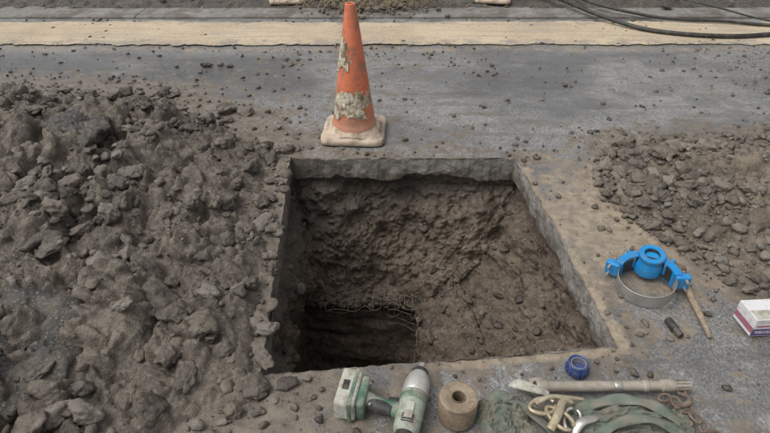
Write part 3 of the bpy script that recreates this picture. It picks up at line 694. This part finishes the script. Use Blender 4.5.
# pipe repair saddle clamp
M_sadb=pm('blue_epoxy_paint',(.01,.20,.50),(.02,.28,.62),.35,0,10,(.13,.14,.16),.65,.25,.0015,25,.48,.64)
M_strap=pm('stainless_band',(.42,.42,.41),(.55,.55,.53),.35,.85,12,(.25,.22,.19),.65,.2,.001,16,.44,.62)
A=empty('pipe_saddle_clamp',(.985,1.590,.008),rot=(math.radians(5),math.radians(-3),math.radians(-22)))
def arc(name,r0,r1,z0,z1,a0,a1,mat,n=60,taper=0,ch=.004):
    a=np.linspace(math.radians(a0),math.radians(a1),n);V=[]
    t=np.linspace(-1,1,n)
    for i in range(n):
        k=1-taper*abs(t[i])**2.2;zc=(z0+z1)/2;hz=(z1-z0)/2*k;ro=r0+(r1-r0)*(k*.5+.5)
        for rr,zz in [(r0,zc-hz),(ro-ch,zc-hz),(ro,zc-hz+ch),(ro,zc+hz-ch),(ro-ch,zc+hz),(r0,zc+hz)]:
            V.append((rr*math.cos(a[i]),rr*math.sin(a[i]),zz))
    F=[tuple(f) for f in gridfaces(n,6,True)]+[tuple(range(6))[::-1],tuple(range(len(V)-6,len(V)))]
    o=mk(name,V,F,mat,A,True);m=o.modifiers.new('es','EDGE_SPLIT');m.split_angle=math.radians(35);return o
arc('steel_band',.100,.1025,.004,.058,150,392,M_strap,80,ch=.0008)
arc('saddle_body',.096,.130,-.004,.078,18,160,M_sadb,70,taper=.2)
arc('rubber_gasket',.092,.096,.004,.074,30,150,M_blk,50,taper=.2,ch=.001)
for i,ang in enumerate((18,160)):
    a=math.radians(ang);l=box('lug_%d'%i,(.054,.030,.060),M_sadb,A,(.128*math.cos(a),.128*math.sin(a),.036),(0,0,a),.007,3)
    for j,zz in enumerate((.018,.055)):
        bo=lathe('bolt_%d_%d'%(i,j),[(0,-.035),(.005,-.035),(.005,.018),(.0095,.018),(.0095,.028),(0,.029)],M_steel,A,6,Matrix.Translation((.136*math.cos(a),.136*math.sin(a),zz))@Matrix.Rotation(a,4,'Z')@Matrix.Rotation(math.radians(90 if i else -90),4,'X'))
ba=math.radians(86);d=Vector((.05,-.12,1)).normalized()
Mb=Matrix.Translation((.104*math.cos(ba),.104*math.sin(ba),.050))@d.to_track_quat('Z','Y').to_matrix().to_4x4()
lathe('outlet_boss',[(.056,-.04),(.054,.0),(.047,.014),(.045,.026),(.048,.028),(.048,.042),(.045,.045),(.030,.045),(.028,.042),(.028,-.02),(.0,-.02)],M_sadb,A,48,Mb)
lathe('outlet_thread',[(.0278,.040),(.0278,-.015),(.0,-.015)],M_blk,A,36,Mb)
for k in (0,2): box('web_%d'%k,(.012,.055,.05),M_sadb,A,(.118*math.cos(ba+(k-1)*.62),.118*math.sin(ba+(k-1)*.62),.048),(0,0,ba+(k-1)*.62+1.57),.004,2)

# hammer with wooden handle
Hm=empty('hammer',(.012,0,0))
tube('handle',[(1.10,1.335,.014),(1.112,1.42,.016),(1.122,1.52,.017),(1.135,1.62,.018),(1.142,1.70,.020)],[.006,.0095,.0110,.0095,.008],M_wood,Hm,16,8,sx=1.15,sz=.9)
tube('head',[(1.105,1.722,.020),(1.118,1.715,.020),(1.142,1.70,.020),(1.160,1.690,.020),(1.172,1.684,.020)],[.010,.014,.015,.013,.006],M_rust,Hm,10,3)
tube('wedge_tip',[(1.142,1.70,.020),(1.146,1.722,.020)],[.009,.007],M_rust,Hm,10,3)
K2=empty('black_socket',(1.008,1.385,.014),math.radians(100))
lathe('sleeve',[(0,-.045),(.010,-.045),(.012,-.042),(.012,-.005),(.014,-.002),(.0145,.03),(.013,.034),(.009,.034),(.009,.01),(0,.01)],M_blk,K2,24,RX)
lathe('collar',[(.0125,-.012),(.0155,-.010),(.0155,-.003),(.0125,-.001)],M_blk,K2,24,RX)

# small printed carton
CB=empty('cardboard_carton',(1.335,1.405,.0),math.radians(4))
def carton_mat():
    m,t,b=nt('printed_card');co=coord(t)
    sp=t.nodes.new('ShaderNodeSeparateXYZ');t.links.new(co,sp.inputs[0]);x,y,z=sp.outputs
    def rng_(v,a,b_): return math_(t,'MULTIPLY',math_(t,'GREATER_THAN',v,a),math_(t,'LESS_THAN',v,b_))
    c=mix(t,noise(t,co,20,5,.6),(.60,.60,.62),(.72,.71,.70))
    front=math_(t,'LESS_THAN',y,-.0485)
    nav=math_(t,'MULTIPLY',front,rng_(z,-.036,-.004));c=mix(t,nav,c,(.10,.08,.22))
    red=math_(t,'MULTIPLY',math_(t,'MULTIPLY',front,rng_(z,.004,.010)),rng_(x,-.07,.0));c=mix(t,red,c,(.4,.05,.06))
    br=t.nodes.new('ShaderNodeTexBrick');br.inputs['Scale'].default_value=38;br.inputs['Color1'].default_value=(1,1,1,1);br.inputs['Color2'].default_value=(0,0,0,1);br.inputs['Mortar'].default_value=(0,0,0,1);br.inputs['Mortar Size'].default_value=.03
    mp=t.nodes.new('ShaderNodeMapping');mp.inputs['Rotation'].default_value=(1.5708,0,0);t.links.new(co,mp.inputs['Vector']);t.links.new(mp.outputs[0],br.inputs['Vector'])
    txt=math_(t,'MULTIPLY',math_(t,'MULTIPLY',nav,rng_(z,-.026,-.014)),rng_(x,-.07,.04));c=mix(t,math_(t,'MULTIPLY',txt,br.outputs['Color']),c,(.65,.65,.65))
    side=math_(t,'LESS_THAN',x,-.079);c=mix(t,math_(t,'MULTIPLY',side,rng_(z,-.025,.0)),c,(.33,.12,.16))
    c=mix(t,ramp(t,noise(t,co,25,5,.75),[(.50,0.),(.66,.6)]),c,(.30,.26,.22))
    t.links.new(c,b.inputs['Base Color']);b.inputs['Roughness'].default_value=.5;return m
M_cart=carton_mat()
box('carton',(.16,.10,.078),M_cart,CB,(0,0,.041),(0,0,0),.0018,2)
box('lid_flap',(.152,.040,.0012),M_cream,CB,(0,-.026,.0815),(.02,0,0),0)
rocks('grit',np.array([(.25,1.2,0),(.02,1.22,0),(-.1,1.2,0),(.44,1.19,0),(.3,1.17,0),(.12,1.2,0),(.7,1.24,0),(.75,1.2,0),(-.22,1.1,0),(-.25,1.18,0)]),np.array([.008,.009,.009,.008,.008,.01,.012,.008,.012,.01]),M_leftr,sd=29)

# ------------------------------------------------------------------ light, sky, camera
el,az=math.radians(60),math.radians(-110)
w=bpy.data.worlds.new('World');S.world=w;w.use_nodes=True;t=w.node_tree;bg=t.nodes['Background']
sk=t.nodes.new('ShaderNodeTexSky');sk.sky_type='NISHITA';sk.sun_disc=False;sk.sun_elevation=el;sk.sun_rotation=az;sk.air_density=1.;sk.dust_density=4.;sk.ozone_density=1.
hs=t.nodes.new('ShaderNodeHueSaturation');hs.inputs['Saturation'].default_value=.14
t.links.new(sk.outputs[0],hs.inputs['Color']);t.links.new(hs.outputs[0],bg.inputs['Color']);bg.inputs['Strength'].default_value=.15
L=bpy.data.lights.new('Sun','SUN');L.energy=1.5;L.angle=math.radians(50);L.color=(1,.97,.92)
lo=bpy.data.objects.new('Sun',L);S.collection.objects.link(lo)
dv=Vector((math.sin(az)*math.cos(el),math.cos(az)*math.cos(el),math.sin(el)))
lo.rotation_euler=dv.to_track_quat('Z','Y').to_euler()
cam=bpy.data.cameras.new('Camera');cam.sensor_width=36;cam.lens=26.18;cam.clip_start=.05;cam.clip_end=400
co=bpy.data.objects.new('Camera',cam);S.collection.objects.link(co);co.location=(0,0,1.45);co.rotation_euler=(math.radians(90-34.9),0,0);S.camera=co
S.view_settings.view_transform='Standard';S.view_settings.look='None';S.view_settings.exposure=0
